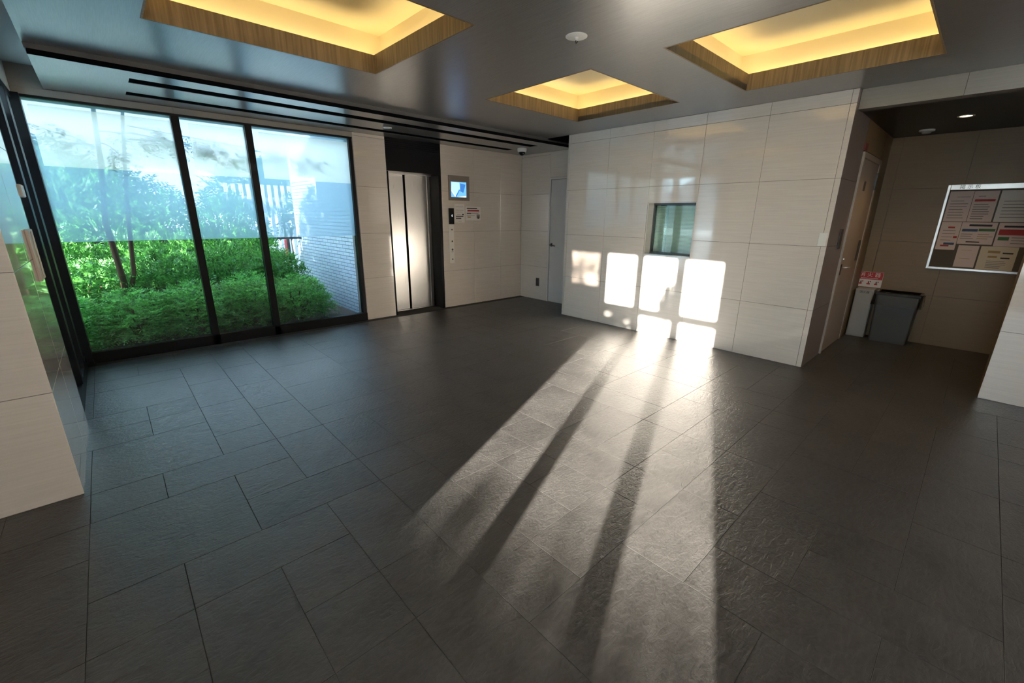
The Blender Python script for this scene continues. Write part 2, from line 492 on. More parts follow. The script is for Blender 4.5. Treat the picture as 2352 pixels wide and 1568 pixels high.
# ================================================================== FLOOR
floor = struct('floor', 'floor_grout', [(XE - 0.2, WB + 0.2, YBACK - 0.2, 0.30, -0.16, -0.0025)])
GX, GY, X0, Y0 = 0.3115, 0.3105, 0.95, -2.91
def lay_floor():
    i0, i1 = -5, 25
    j0, j1 = -9, 17
    wallv, wallh = set(), set()      # wallv: joint between (i-1,j) and (i,j); wallh: between (i,j-1) and (i,j)
    V = [(0, 1, 5), (1, 0, 1), (2, -2, 0), (3, 0, 2), (2, 1, 3), (4, -1, 3), (3, 3, 4), (1, 3, 5), (2, 4, 6), (4, 4, 7), (3, 6, 7),
         (5, 0, 1), (0, -9, -8), (0, -7, -4), (1, -8, -7), (2, -7, -5), (3, -9, -7), (4, -9, -6), (7, 3, 5), (7, 5, 6), (10, 2, 3),
         (6, 7, 9), (5, 5, 7), (6, 4, 6), (8, 7, 8), (9, 6, 7), (7, 6, 7), (11, 4, 5), (7, 8, 9), (8, 9, 10), (11, 9, 10), (8, 10, 11),
         (10, 10, 11), (8, 3, 5), (13, 5, 7)]
    Hh = [(0, 0, 4), (-2, 0, 2), (1, 0, 3), (2, 2, 4), (3, 0, 5), (4, 2, 3), (6, 2, 4), (1, -1, 0), (2, -1, 0), (7, 4, 13), (8, 6, 12),
          (8, 13, 15), (6, 6, 7), (6, 9, 11), (9, 7, 9), (9, 11, 13), (9, 5, 6), (10, 9, 13), (10, 6, 7), (11, 10, 13), (11, 8, 9), (5, 8, 10)]
    for i, a, b in V:
        for j in range(a, b): wallv.add((i, j))
    for j, a, b in Hh:
        for i in range(a, b): wallh.add((i, j))
    used = {}
    rnd = random.Random(7)
    tiles = []
    def ok(i, j, w_, h_):
        for a in range(w_):
            for b in range(h_):
                if (i + a, j + b) in used or i + a > i1 or j + b > j1: return False
                if a > 0 and (i + a, j + b) in wallv: return False
                if b > 0 and (i + a, j + b) in wallh: return False
        return True
    for j in range(j0, j1 + 1):
        for i in range(i0, i1 + 1):
            if (i, j) in used: continue
            opts = [(2, 2)] * 5 + [(2, 1)] * 3 + [(1, 2)] * 3 + [(1, 1)]
            rnd.shuffle(opts)
            opts += [(2, 2), (2, 1), (1, 2), (1, 1)]
            for w_, h_ in opts:
                if ok(i, j, w_, h_):
                    for a in range(w_):
                        for b in range(h_): used[(i + a, j + b)] = 1
                    tiles.append((i, j, w_, h_)); break
    for i, j, w_, h_ in tiles:
        x0, x1 = X0 + i * GX + 0.0012, X0 + (i + w_) * GX - 0.0012
        y1, y0 = Y0 - j * GY - 0.0012, Y0 - (j + h_) * GY + 0.0012
        x0, x1 = max(x0, XE), min(x1, WB); y0, y1 = max(y0, YBACK), min(y1, 0.29)
        if x1 - x0 < 0.02 or y1 - y0 < 0.02: continue
        cx, cy = (x0 + x1) / 2, (y0 + y1) / 2
        # nothing shows inside the solid masses or outside the glass
        if W + 0.05 < x0 and x1 < WB and y0 > YR and y1 < YE: continue
        if x1 < 0.80 and y0 > -2.7: continue
        if x0 > WD + 0.05 and y0 > YE - 0.4: continue
        box('floor_tile', 'slate', (x0, x1, y0, y1, -0.010, 0.0), floor, 0.0008)
lay_floor()

# ================================================================== CEILING
COFFERS = [(1.676, 3.150, -3.562, -2.258), (4.320, 5.757, -3.566, -2.281), (4.324, 5.793, -5.492, -4.196), (1.676, 3.150, -5.492, -4.196)]
def ceiling_cells(x0, x1, y0, y1):
    xs = sorted({x0, x1} | {v for c in COFFERS for v in c[:2] if x0 < v < x1})
    ys = sorted({y0, y1} | {v for c in COFFERS for v in c[2:] if y0 < v < y1})
    out = []
    for a, b in zip(xs, xs[1:]):
        for c_, d in zip(ys, ys[1:]):
            mx, my = (a + b) / 2, (c_ + d) / 2
            if any(c[0] < mx < c[1] and c[2] < my < c[3] for c in COFFERS): continue
            out.append((a, b, c_, d, H, H + 0.05))
    return out
ceiling = struct('ceiling', 'ceil', ceiling_cells(1.095, W + 0.008, -2.70, -1.20) + ceiling_cells(XE - 0.2, 6.72, YBACK - 0.2, -2.70))
boxes('roof_slab', 'plaster', [(XE - 0.4, WB + 0.3, YBACK - 0.3, 0.35, ROOF, ROOF + 0.2)], ceiling)
# lower soffit by the window, three dark slots
SX0, SX1 = 1.108, WD
sof = []
g2, g3 = (-0.97, -0.80), (-0.42, -0.27)
for (ya, yb) in ((-1.20, g2[0]), (g2[1], g3[0]), (g3[1], 0.0)):
    sof.append((SX0, SX1, ya, yb, HS, HS + 0.06))
for g in (g2, g3):
    sof.append((SX0, 1.65, g[0], g[1], HS, HS + 0.06)); sof.append((6.42, SX1, g[0], g[1], HS, HS + 0.06))
boxes('window_soffit', 'ceil', sof, ceiling)
for g in (g2, g3):
    boxes('slot', 'black', [(1.65, 6.42, g[0] - 0.0, g[1], HS + 0.004, HS + 0.06)], ceiling)
boxes('slot', 'black', [(SX0, WD, -1.206, -1.2, HS, HS + 0.036)], ceiling)
boxes('soffit_fascia', 'ceil_edge', [(1.10, W, -1.204, -1.19, HS + 0.036, H)], ceiling)
boxes('dark_recess', 'black', [(W, WD, YE, -1.19, H - 0.005, H + 0.03), (WD - 0.01, WD, YE, -1.2, HS, H)], ceiling)
# raised strip along the left glazing
boxes('raised_strip', 'plaster', [(0.5, 1.12, -2.68, 0.02, 2.716, 2.78)], ceiling)
boxes('ceiling_edge_board', 'ceil_edge', [(1.095, 1.108, -2.69, 0.0, H + 0.001, 2.72)], ceiling)

def coffer(c):
    x0, x1, y0, y1 = c
    co = empty('ceiling_coffer', ((x0 + x1) / 2, (y0 + y1) / 2, H), kind='structure')
    co.name = 'trim_%d' % (COFFERS.index(c) + 1)
    t, b = 0.012, 0.12
    zt, zu = 2.745, 2.935
    for bx in ((x0 - t, x1 + t, y1, y1 + t), (x0 - t, x1 + t, y0 - t, y0), (x0 - t, x0, y0, y1), (x1, x1 + t, y0, y1)):
        box('trim_board', 'oak', (*bx, H - 0.001, zt), co)
    for bx in ((x0 - b, x1 + b, y1 + t, y1 + b), (x0 - b, x1 + b, y0 - b, y0 - t), (x0 - b, x0 - t, y0 - t, y1 + t), (x1 + t, x1 + b, y0 - t, y1 + t)):
        box('cove_ledge', 'cove', (*bx, zt - 0.06, zt - 0.05), co)
    for bx in ((x0 - b, x1 + b, y1 + b, y1 + b + .01), (x0 - b, x1 + b, y0 - b - .01, y0 - b), (x0 - b - .01, x0 - b, y0 - b, y1 + b), (x1 + b, x1 + b + .01, y0 - b, y1 + b)):
        box('cove_side', 'cove', (*bx, zt - 0.06, zu), co)
    box('cove_top', 'cove', (x0 - b - .01, x1 + b + .01, y0 - b - .01, y1 + b + .01, zu, zu + 0.01), co)
    l = 0.055
    for bx in ((x0, x1, y1 + l, y1 + l + .02), (x0, x1, y0 - l - .02, y0 - l), (x0 - l - .02, x0 - l, y0, y1), (x1 + l, x1 + l + .02, y0, y1)):
        box('led_strip', 'led', (*bx, zt - 0.05, zt - 0.04), co)
for c in COFFERS: coffer(c)

# ================================================================== WALLS
def tile_face_x(parent, x, side, ys, zs, m='tile', skip=None):
    """tiles on a wall plane x=const whose face looks towards side (-1/+1 in x)"""
    for a, b in zip(ys, ys[1:]):
        for c_, d in zip(zs, zs[1:]):
            if skip and skip(a, b, c_, d): continue
            box('wall_tile', m, (x, x - side * TT, min(a, b) + TG / 2, max(a, b) - TG / 2, c_ + TG / 2, d - TG / 2), parent, 0.0008)
def tile_face_y(parent, y, side, xs, zs, m='tile', skip=None):
    for a, b in zip(xs, xs[1:]):
        for c_, d in zip(zs, zs[1:]):
            if skip and skip(a, b, c_, d): continue
            box('wall_tile', m, (a + TG / 2, b - TG / 2, y, y - side * TT, c_ + TG / 2, d - TG / 2), parent, 0.0008)
D = TT - 0.0015   # core set back behind tile faces

# --- reception block (white wall)
HY0, HY1, HZ0, HZ1 = -3.597, -2.964, 1.036, 1.682
xw = W + D
wr = struct('wall_right', 'grout', [
    (xw, 8.58, YR + D, HY0, 0, ROOF), (xw, 8.58, HY1, YE - D, 0, ROOF),
    (xw, 8.58, HY0, HY1, 0, HZ0), (xw, 8.58, HY0, HY1, HZ1, ROOF), (W + 0.5, 8.58, HY0, HY1, HZ0, HZ1)])
ycols = [YR, -4.882, -4.230, -3.592, -2.959, -2.318, -1.655, YE]
tile_face_x(wr, W, -1, ycols, ZJ + [H], skip=lambda a, b, c, d: abs(min(a, b) + 3.592) < .01 and c in (0.608, 1.240))
for (c_, d) in ((0.608, HZ0), (HZ1, 1.867)):
    box('wall_tile', 'tile', (W, W + TT, -3.592 + TG / 2, -2.959 - TG / 2, c_ + TG / 2, d - TG / 2 if d != HZ0 else d), wr, 0.0008)
# end face beside the alcove
tile_face_y(wr, YR, -1, [W + 0.001, 7.08], ZJ + [H], 'sidedark')
tile_face_y(wr, YR, -1, [8.14, WB], ZJ, 'tan')
box('wall_tile', 'tan', (7.08 + TG, 8.14 - TG, YR, YR + TT, 2.18, 2.46), wr, 0.0008)
# end face towards the lift
tile_face_y(wr, YE, 1, [W + 0.001, 7.015], ZJ + [H], 'tile')

# --- far door wall
wd_ = struct('wall_far', 'grout', [(WD + D, WD + 0.2, YE - 0.1, 0.35, 0, ROOF)])
tile_face_x(wd_, WD, -1, [-0.70, 0.0], ZJ + [HS], 'warm')
tile_face_x(wd_, WD, -1, [YE, -0.70], [2.13, HS], 'warm')

# --- window wall
ww = struct('wall_back', 'grout', [
    (3.90 + D, 4.362, D, 0.30, 0, ROOF), (0.70, 3.91, D, 0.30, 2.475, ROOF)])
wlf = struct('wall_lift', 'grout', [(5.272, WD + 0.2, D, 0.30, 0, ROOF)])
struct('wall_shaft', 'black', [(4.30, 5.33, 0.302, 0.34, -0.1, ROOF)])
boxes('lift_bulkhead', 'plaster', [(4.362, 5.272, D, 0.30, HS + 0.002, ROOF)], ceiling)
tile_face_y(ww, 0, -1, [3.90, 4.36], ZJ[:-1] + [2.50], 'warm')
tile_face_y(ww, 0, -1, [3.90, 4.36], [2.50, HS], 'warm')
tile_face_y(wlf, 0, -1, [5.275, 5.910, 6.508, WD - 0.001], ZJ[:-1] + [HS], 'warm')
tile_face_x(ww, 3.90, -1, [TT + 0.001, 0.12], [0, 2.475])
box('lintel_band', 'band', (0.86, 2.02, 0, TT, 2.478, 2.535), ww)
box('lintel_band', 'band', (2.023, 3.90, 0, TT, 2.478, 2.535), ww)
box('lintel_band', 'band', (0.86, 1.12, 0, TT, 2.536, 2.715), ww)

# --- left pier, and an unseen wing wall added to keep sun off the side glazing
wl = struct('wall_left', 'grout', [(0.45, XL - D, -2.87 + D, -1.78 - D, 0, ROOF), (-7.0, 0.46, -2.87 + D, -2.66, 0, ROOF + .1),
                                   (0.62, 0.895, -1.79, 0.0, 2.478, ROOF)])
tile_face_x(wl, XL, 1, [-2.87, -2.30, -1.78], [0.0, 0.606, 1.221, 1.85, 2.46, 2.715])
tile_face_y(wl, -2.87, -1, [XE, -0.32, 0.30, XL - 0.001], [0.0, 0.606, 1.221, 1.85, 2.46, 2.612])
tile_face_y(wl, -1.78, 1, [0.45, XL - 0.001], [0.0, 0.606, 1.221, 1.85, 2.46, 2.715])
box('transom_board', 'plaster', (0.893, 0.903, -1.778, -0.001, 2.478, 2.715), wl)

# --- alcove
wa = struct('wall_alcove', 'grout', [(WB + D, WB + 0.2, -8.2, -4.8, 0, ROOF)])
tile_face_x(wa, WB, -1, [-7.28, -6.92, -6.30, -5.67, -5.04, YR], [0, 0.607, 1.237, 1.862, 2.46], 'tan')
BX0, BX1, BZ0, BZ1 = 0.0, 5.76, 1.24, 2.494
wp = struct('wall_front', 'grout', [(6.66 + D, 6.95, -8.2, -6.21 - D, 0, ROOF), (XE - 0.2, BX0, -8.2, YBACK - D, 0, ROOF), (BX1, 6.95, -8.2, YBACK - D, 0, ROOF),
    (BX0, BX1, -8.2, YBACK - D, 0, BZ0), (BX0, BX1, -8.2, YBACK - D, BZ1, ROOF), (6.95, WB + .1, -7.5, -7.3, 0, ROOF)])
tile_face_x(wp, 6.66, -1, [-8.0, -7.45, -6.82, -6.21], ZJ + [H])
tile_face_y(wp, -6.21, 1, [6.661, 6.95], ZJ[:-1] + [2.46], 'tan')
tile_face_y(wp, -7.29, 1, [6.96, 7.70, WB - .01], ZJ[:-1] + [2.46], 'tan')
tile_face_y(wp, YBACK, 1, [XE, 0.0, .64, 1.28, 1.92, 2.56, 3.20, 3.84, 4.48, 5.12, 5.76, 6.40, 6.655], ZJ + [H], skip=lambda a, b, c, d: a > -.01 and b < 5.77 and 1.2 < c < 2.4)
w5 = empty('fill_window', (2.88, -8.1, BZ0), kind='structure')  # unseen frosted window added to light the window wall
for k in range(6):
    xa = BX0 + 0.96 * k
    box('pane', 'frosted', (xa + .03, xa + .93, -8.11, -8.10, BZ0, BZ1), w5)
    box('mullion', 'blackmetal', (xa - .03 if k else xa, xa + .03, -8.14, -8.06, BZ0, BZ1), w5)
box('mullion', 'blackmetal', (5.73, 5.76, -8.14, -8.06, BZ0, BZ1), w5)
tl = struct('trim_5', 'grout', [(6.475, 6.60, -8.2, YR - 0.001, 2.452, H + .1)])
for a, b in ((-5.60, YR - 0.002), (-6.24, -5.60), (-6.88, -6.24), (-8.0, -6.88)):
    box('lintel_tile', 'lintel', (6.468, 6.476, a + TG / 2, b - TG / 2, 2.45, H), tl, 0.0008)
struct('ceiling_alcove', 'lift_black', [(6.60, WB + 0.2, -8.2, YR + .1, 2.46, 2.56)])
bpy.data.objects['ceiling_alcove'].name = 'ceiling_2'

# --- unseen entrance glazing, laid out to cast the sun patches (behind the camera)
PANES = [(-5.90, -5.45), (-6.46, -6.01), (-7.02, -6.58)]
SILL, MID0, MID1, TOP = 0.54, 1.632, 1.747, 2.417
eb = [(XE - 0.06, XE, -8.2, -7.02, 0, ROOF), (XE - 0.06, XE, -4.80, -2.66, 0, ROOF), (XE - 0.06, XE, -5.45, -4.80, 0, 1.95), (XE - 0.06, XE, -5.45, -4.80, TOP, ROOF), (XE - 0.06, XE, -5.45, -5.31, 1.95, TOP), (XE - 0.06, XE, -7.02, -5.45, TOP, ROOF), (XE - 0.06, XE, -7.02, -5.45, 0, SILL)]
we = struct('wall_entrance', 'plaster', eb)
wn3 = empty('window_3', (XE - 0.03, -5.95, SILL), kind='structure')
ys = sorted([v for p in PANES for v in p])
for a, b in zip(ys[1:-1:2], ys[2:-1:2]):
    box('mullion', 'blackmetal', (XE - 0.06, XE, a, b, SILL, TOP), wn3)
box('pane', 'smoke', (XE - 0.034, XE - 0.028, -5.31, -4.80, 1.95, TOP), wn3)  # small high pane added to throw one soft, dimmed sun patch
for a, b in PANES:
    box('crossbar', 'blackmetal', (XE - 0.06, XE, a, b, MID0, MID1), wn3)
    box('pane', 'clear', (XE - 0.034, XE - 0.028, a, b, SILL, MID0), wn3)
    box('pane', 'clear', (XE - 0.034, XE - 0.028, a, b, MID1, TOP), wn3)

# ================================================================== MAIN WINDOW
w1 = empty('window_1', (2.38, 0.03, 0), kind='structure')
FY0, FY1 = -0.015, 0.085
box('sill_rail', 'blackmetal', (0.86, 3.895, FY0, FY1, 0.0, 0.112), w1, 0.002)
box('head_rail', 'blackmetal', (0.86, 3.895, 0.0, FY1, 2.458, 2.478), w1)
box('jamb', 'blackmetal', (0.845, 0.948, FY0 - 0.05, FY1, 0.0, 2.475), w1, 0.002)
box('jamb', 'blackmetal', (3.845, 3.890, 0.0, FY1, 0.112, 2.458), w1)
box('mullion', 'blackmetal', (1.985, 2.055, FY0, FY1, 0.0, 2.458), w1, 0.002)
box('mullion', 'blackmetal', (2.650, 2.720, FY0, FY1, 0.0, 2.458), w1, 0.002)
for a, b in ((0.948, 1.985), (2.055, 2.650), (2.720, 3.845)):
    box('pane', 'glass', (a, b, 0.050, 0.056, 0.112, 2.458), w1)
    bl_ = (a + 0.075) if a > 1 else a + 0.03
    sheets('gradation_film', 'film', [(a, b, 1.215, 1.90), (a, bl_, 1.90, 2.458), (bl_, b, 2.41, 2.458)], w1)  # side and top strips stand in for mullion and head shade
    sheets('sunlit_film', 'film_sunlit', [(bl_, b, 1.90, 2.41)], w1)  # whiter inset stands in for sunlight falling on the film

# left side glazing
w2 = empty('window_2', (0.86, -0.9, 0), kind='structure')
box('sill_rail', 'blackmetal', (0.82, 0.90, -1.78, -0.066, 0, 0.11), w2)
box('head_rail', 'blackmetal', (0.82, 0.90, -1.78, -0.066, 2.43, 2.478), w2)
for a, b in ((-0.54, -0.38), (-1.07, -0.94), (-1.78, -1.52)):
    box('mullion', 'blackmetal', (0.82, 0.905, a, b, 0.11, 2.43), w2, 0.002)
for a, b in ((-0.38, -0.066), (-0.94, -0.54), (-1.52, -1.07)):
    box('pane', 'glass', (0.857, 0.863, a, b, 0.11, 2.43), w2)
    sheets('gradation_film', 'film', [(a, b, 1.215, 2.43)], w2, 'x', 0.866)
lk = box('door_sensor', 'white', (0.905, 0.935, -1.70, -1.56, 1.585, 1.665), None, 0.006)
tag(lk, 'small white block fixed on the black side window frame', 'sensor')

# ================================================================== LIFT
lift = empty('elevator', (4.82, 0.28, 0), 'stainless steel two-panel elevator door in a black surround', 'elevator')
LX0, LX1 = 4.364, 5.270
box('header_panel', 'lift_black', (LX0, LX1, 0.0, 0.30, 2.10, HS), lift)
for k in range(5):
    box('header_slat', 'lift_black', (LX0, LX1, -0.004, 0.0, 2.40 + 0.026 * k, 2.412 + 0.026 * k), lift)
box('jamb', 'lift_black', (5.225, LX1, 0.0, 0.27, 0, 2.095), lift)
box('jamb', 'lift_black', (LX0, 4.385, 0.0, 0.27, 0, 2.095), lift)
box('head_trim', 'steel', (4.385, 5.225, 0.20, 0.28, 2.082, 2.10), lift)
box('door_panel', 'steel', (4.385, 4.765, 0.285, 0.300, 0.012, 2.082), lift, 0.002)
box('door_panel', 'steel', (4.790, 5.165, 0.265, 0.280, 0.012, 2.082), lift, 0.002)
box('door_shadow_gap', 'black', (4.765, 4.790, 0.283, 0.300, 0.012, 2.082), lift)
box('steel_jamb', 'steel', (5.165, 5.225, 0.25, 0.29, 0, 2.10), lift, 0.006)
box('sill', 'steel_dark', (4.385, 5.225, 0.20, 0.30, 0, 0.010), lift)

cp = empty('elevator_call_panel', (5.44, 0, 0.735), 'tall narrow metal elevator call panel with black indicator and round buttons', 'call panel')
fp = box('faceplate', plain('satin_faceplate', (0.72, 0.67, 0.61), 0.35, metal=0.2), (5.392, 5.482, -0.012, 0, 0.735, 1.36), cp, 0.002)
dsp = box('indicator', 'gloss_black', (5.394, 5.494, -0.014, 0, 1.36, 1.61), cp, 0.002)
poly('floor_mark', 'scrw', [(5.449, -0.0145, 1.475), (5.457, -0.0145, 1.475), (5.457, -0.0145, 1.515), (5.443, -0.0145, 1.500)], (0, -1, 0), 0.001, dsp)
for z, r in ((1.275, .012), (1.09, .013), (0.955, .017), (0.80, .012)):
    bt = lathe('button', 'steel_dark', [(0, 0), (r, 0), (r, -0.006), (r * .7, -0.008), (0, -0.008)], fp, (5.442, -0.012, z), 'Y', 20)
box('button_caption', 'ink', (5.422, 5.462, -0.0126, -0.012, 0.915, 0.923), fp)

mo = empty('wall_monitor', (5.60, 0, 1.73), 'recessed square monitor with glowing blue picture in a bronze frame', 'monitor')
fr0, fr1, fz0, fz1 = 5.403, 5.815, 1.730, 2.108
sx0, sx1, sz0, sz1 = 5.448, 5.757, 1.782, 2.015
for b_ in ((fr0, fr1, sz1, fz1), (fr0, fr1, fz0, sz0), (fr0, sx0, sz0, sz1), (sx1, fr1, sz0, sz1)):
    box('frame', 'bronze', (b_[0], b_[1], -0.012, 0, b_[2], b_[3]), mo)
sc = box('screen', 'scr0', (sx0, sx1, -0.004, 0, sz0, sz1), mo)
def scr(pts): return [(sx0 + (sx1 - sx0) * u, -0.0043, sz0 + (sz1 - sz0) * v) for u, v in pts]
poly('picture', 'scr1', scr([(0.02, 0.45), (0.06, 0.97), (0.55, 0.97), (0.58, 0.50), (0.30, 0.10)]), (0, -1, 0), 0.0005, sc)
poly('picture', 'scr2', scr([(0.60, 0.92), (0.95, 0.85), (0.80, 0.30), (0.60, 0.40)]), (0, -1, 0), 0.0008, sc)
poly('picture', 'scrw', scr([(0.03, 0.40), (0.27, 0.03), (0.33, 0.06), (0.07, 0.44)]), (0, -1, 0), 0.0008, sc)
poly('picture', 'scr2', scr([(0.28, 0.02), (0.36, 0.03), (0.58, 0.48), (0.53, 0.52)]), (0, -1, 0), 0.0009, sc)
poly('picture', 'scrw', scr([(0.40, 0.0), (0.97, 0.0), (0.97, 0.10), (0.70, 0.06)]), (0, -1, 0), 0.0008, sc)

def sheet_y(label, x0, x1, z0, z1, m, marks, y=0.0, nm='notice_sheet'):
    o = empty(nm, ((x0 + x1) / 2, y, z0), label, 'notice', 'notices beside the elevator')
    pp = box('paper', m, (x0, x1, y - 0.0015, y, z0, z1), o)
    for mm, u0, u1, v0, v1 in marks:
        box('print', mm, (x0 + (x1 - x0) * u0, x0 + (x1 - x0) * u1, y - 0.0019, y - 0.0015, z0 + (z1 - z0) * v0, z0 + (z1 - z0) * v1), pp)
    return o
sheet_y('tall white notice taped beside the black elevator indicator', 5.512, 5.712, 1.385, 1.680, 'paper',
        [('inkgrey', .1, .9, .83, .85), ('inkgrey', .1, .9, .66, .68), ('inkgrey', .1, .85, .56, .575), ('inkgrey', .25, .6, .42, .44),
         ('ink', .12, .88, .31, .36), ('ink', .12, .66, .20, .255), ('ink', .76, .92, .40, .47), ('inkgrey', .35, .7, .07, .085)])
sheet_y('wide white notice with a red headline on the cream wall', 5.742, 6.052, 1.420, 1.640, 'paper',
        [('ink', .06, .76, .84, .92), ('inkred', .1, .9, .66, .78), ('inkred', .06, .92, .60, .625), ('ink', .06, .36, .48, .54), ('inkgrey', .38, .86, .49, .53),
         ('inkgrey', .06, .6, .34, .37), ('inktan', .1, .32, .20, .28), ('inkgrey', .72, .95, .16, .44), ('ink', .78, .9, .12, .30)])

# ================================================================== FAR DOOR
d1 = empty('door_1', (WD, -1.15, 0), kind='structure')
box('door_frame', 'whitedoor', (WD - 0.012, WD + D, -0.735, -0.702, 0, 2.128), d1)
box('door_frame', 'whitedoor', (WD - 0.012, WD + D, YE + 0.002, -0.735, 2.10, 2.128), d1)
dl1 = box('door_leaf', 'whitedoor', (WD - 0.004, WD + D, YE + 0.002, -0.742, 0.006, 2.094), d1, 0.002)
hd = box('rose', 'steel_dark', (WD - 0.010, WD - 0.004, -0.805, -0.765, 0.985, 1.045), dl1, 0.002)
tube('lever_handle', 'steel_dark', [(WD - 0.01, -0.785, 1.015), (WD - 0.055, -0.785, 1.015), (WD - 0.06, -0.80, 1.013), (WD - 0.058, -0.91, 1.005)], 0.009, dl1)
so = empty('wall_socket', (WD, -0.47, 0.26), 'dark covered socket low on the cream wall by the white door', 'socket')
cvp = box('cover_plate', 'dkplate', (WD - 0.012, WD, -0.51, -0.43, 0.25, 0.40), so, 0.004)
box('flap', 'steel_dark', (WD - 0.024, WD - 0.012, -0.50, -0.44, 0.275, 0.375), cvp, 0.004)

# ================================================================== RECEPTION HATCH
w4 = empty('window_4', (W + 0.1, -3.28, HZ0), kind='structure')
rd = 0.13
box('reveal', 'tile', (W + 0.001, W + 0.30, HY1 - 0.012, HY1, HZ0, HZ1), w4)
box('reveal', 'tile', (W + 0.001, W + 0.30, HY0, HY0 + 0.012, HZ0, HZ1), w4)
box('reveal', 'tile', (W + 0.001, W + 0.30, HY0 + .012, HY1 - .012, HZ1 - 0.012, HZ1), w4)
box('counter_sill', 'steel', (W - 0.006, W + 0.30, HY0 + .012, HY1 - .012, HZ0, HZ0 + 0.012), w4)
ha, hb_ = HY0 + 0.012, HY1 - 0.012
zf0, zf1 = HZ0 + 0.012, HZ1 - 0.012
box('frame_rail', 'steel_dark', (W + rd, W + rd + 0.05, ha, hb_, zf1 - 0.022, zf1), w4)
box('frame_rail', 'steel_dark', (W + rd, W + rd + 0.05, ha, hb_, zf0, zf0 + 0.016), w4)
for y in (ha, hb_ - 0.018):
    box('frame_post', 'steel_dark', (W + rd, W + rd + 0.05, y, y + 0.018, zf0 + .016, zf1 - .022), w4)
ym = -3.17
box('pane', 'hatchglass', (W + rd + 0.010, W + rd + 0.014, ha + 0.018, ym + .02, zf0 + .016, zf1 - .022), w4)
box('pane', 'hatchglass', (W + rd + 0.028, W + rd + 0.032, ym, hb_ - .018, zf0 + .016, zf1 - .022), w4)
sl = []
z = zf0 + 0.02
while z < zf1 - 0.03:
    sl.append((W + 0.185, W + 0.194, ha + 0.01, hb_ - 0.01, z, z + 0.0135)); z += 0.016
bl = boxes('venetian_blind', plain('blind_pale_green', (0.74, 0.78, 0.75), 0.5), sl, w4); bl['kind'] = 'stuff'
lf = box('leaflet', 'paper', (W + 0.01, W + 0.10, -3.52, -3.36, HZ0 + 0.0121, HZ0 + 0.014), None)
tag(lf, 'sheet of paper lying on the metal sill of the reception hatch', 'paper')
sp = box('switch_plate', 'white', (W - 0.008, W, -4.919, -4.850, 1.243, 1.372), None, 0.002)
tag(sp, 'blank white switch plate at the edge of the white tiled wall', 'switch')

# ================================================================== ALCOVE
d2 = empty('door_2', (7.60, YR, 0), kind='structure')
box('door_frame', plain('pale_door_frame', (0.40, 0.35, 0.30), 0.4), (7.112, 7.150, YR - 0.014, YR + D, 0, 2.165), d2, 0.002)
box('door_frame', 'doorbeige', (8.06, 8.135, YR - 0.014, YR + D, 0, 2.165), d2, 0.002)
box('door_frame', 'doorbeige', (7.150, 8.06, YR - 0.014, YR + D, 2.11, 2.165), d2, 0.002)
dl2 = box('door_leaf', 'doorbeige', (7.154, 8.056, YR - 0.005, YR + D, 0.006, 2.106), d2, 0.002)
box('rose', 'steel_dark', (7.20, 7.25, YR - 0.012, YR - 0.005, 0.90, 1.02), dl2, 0.002)
tube('lever_handle', 'alu', [(7.225, YR - 0.01, 0.985), (7.225, YR - 0.055, 0.985), (7.24, YR - 0.06, 0.985), (7.36, YR - 0.058, 0.98)], 0.009, dl2)
lathe('lock_cylinder', 'alu', [(0, 0), (0.018, 0), (0.018, 0.016), (0, 0.018)], dl2, (7.225, YR - 0.005, 1.075), 'Y', 16).scale = (1, -1, 1)
box('hinge', 'steel_dark', (8.02, 8.075, YR - 0.024, YR - 0.005, 1.83, 2.02), d2, 0.002)
box('hinge', 'steel_dark', (7.90, 8.02, YR - 0.010, YR - 0.005, 1.02, 1.26), dl2, 0.002)
box('door_sign', 'dkplate', (7.44, 7.53, YR - 0.008, YR - 0.005, 1.80, 1.90), dl2)
pl = box('wall_plate', 'dkplate', (6.82, 6.93, YR - 0.012, YR, 1.20, 1.40), None, 0.003)
tag(pl, 'narrow dark control plate on the brown wall end beside the alcove door', 'plate')
sg = box('exit_plate', plain('dull_red', (0.16, 0.03, 0.03), 0.5), (7.05, 7.17, YR - 0.016, YR, 2.17, 2.24), None, 0.002)
tag(sg, 'small dark red plate fixed above the corner of the alcove door', 'sign')

# extinguisher cabinet
ec = empty('extinguisher_cabinet', (8.49, -5.04, 0), 'low pale grey fire extinguisher box standing in the alcove corner', 'cabinet')
box('body', 'boxgrey', (8.40, 8.588, -5.135, -4.945, 0.0, 0.632), ec, 0.004)
ecd = box('door', 'boxgrey', (8.393, 8.40, -5.128, -4.952, 0.015, 0.618), ec, 0.002)
text('lettering', 'ink', '消火器', 0.035, (8.3925, -5.04, 0.592), (0, -1, 0), (0, 0, 1), ecd)
# extinguisher sign
es = empty('extinguisher_sign', (8.60, -5.03, 0.62), 'red and white fire extinguisher sign on the alcove wall', 'sign')
box('plate', 'signwhite', (8.594, 8.60, -5.165, -4.895, 0.640, 0.838), es)
rf_ = box('red_field', 'signred', (8.593, 8.594, -5.163, -4.897, 0.740, 0.836), es)
text('lettering', 'signwhite', '消 火 器', 0.062, (8.5925, -5.03, 0.798), (0, -1, 0), (0, 0, 1), rf_)
box('caption', 'signwhite', (8.5922, 8.593, -5.12, -4.94, 0.751, 0.757), rf_)
for k, y in enumerate((-4.95, -5.03, -5.11)):
    box('pictogram', 'signred', (8.593, 8.594, y - 0.012 - .006 * (k == 1), y + 0.018, 0.672, 0.690), es)
    box('pictogram', 'ink', (8.593, 8.594, y - 0.006, y + 0.006, 0.690, 0.715), es)
    lathe('pictogram', 'signred', [(0, 0), (0.007, 0), (0.007, 0.001), (0, 0.001)], es, (8.593, y - 0.018, 0.712), 'X', 12).scale = (-1, 1, 1)

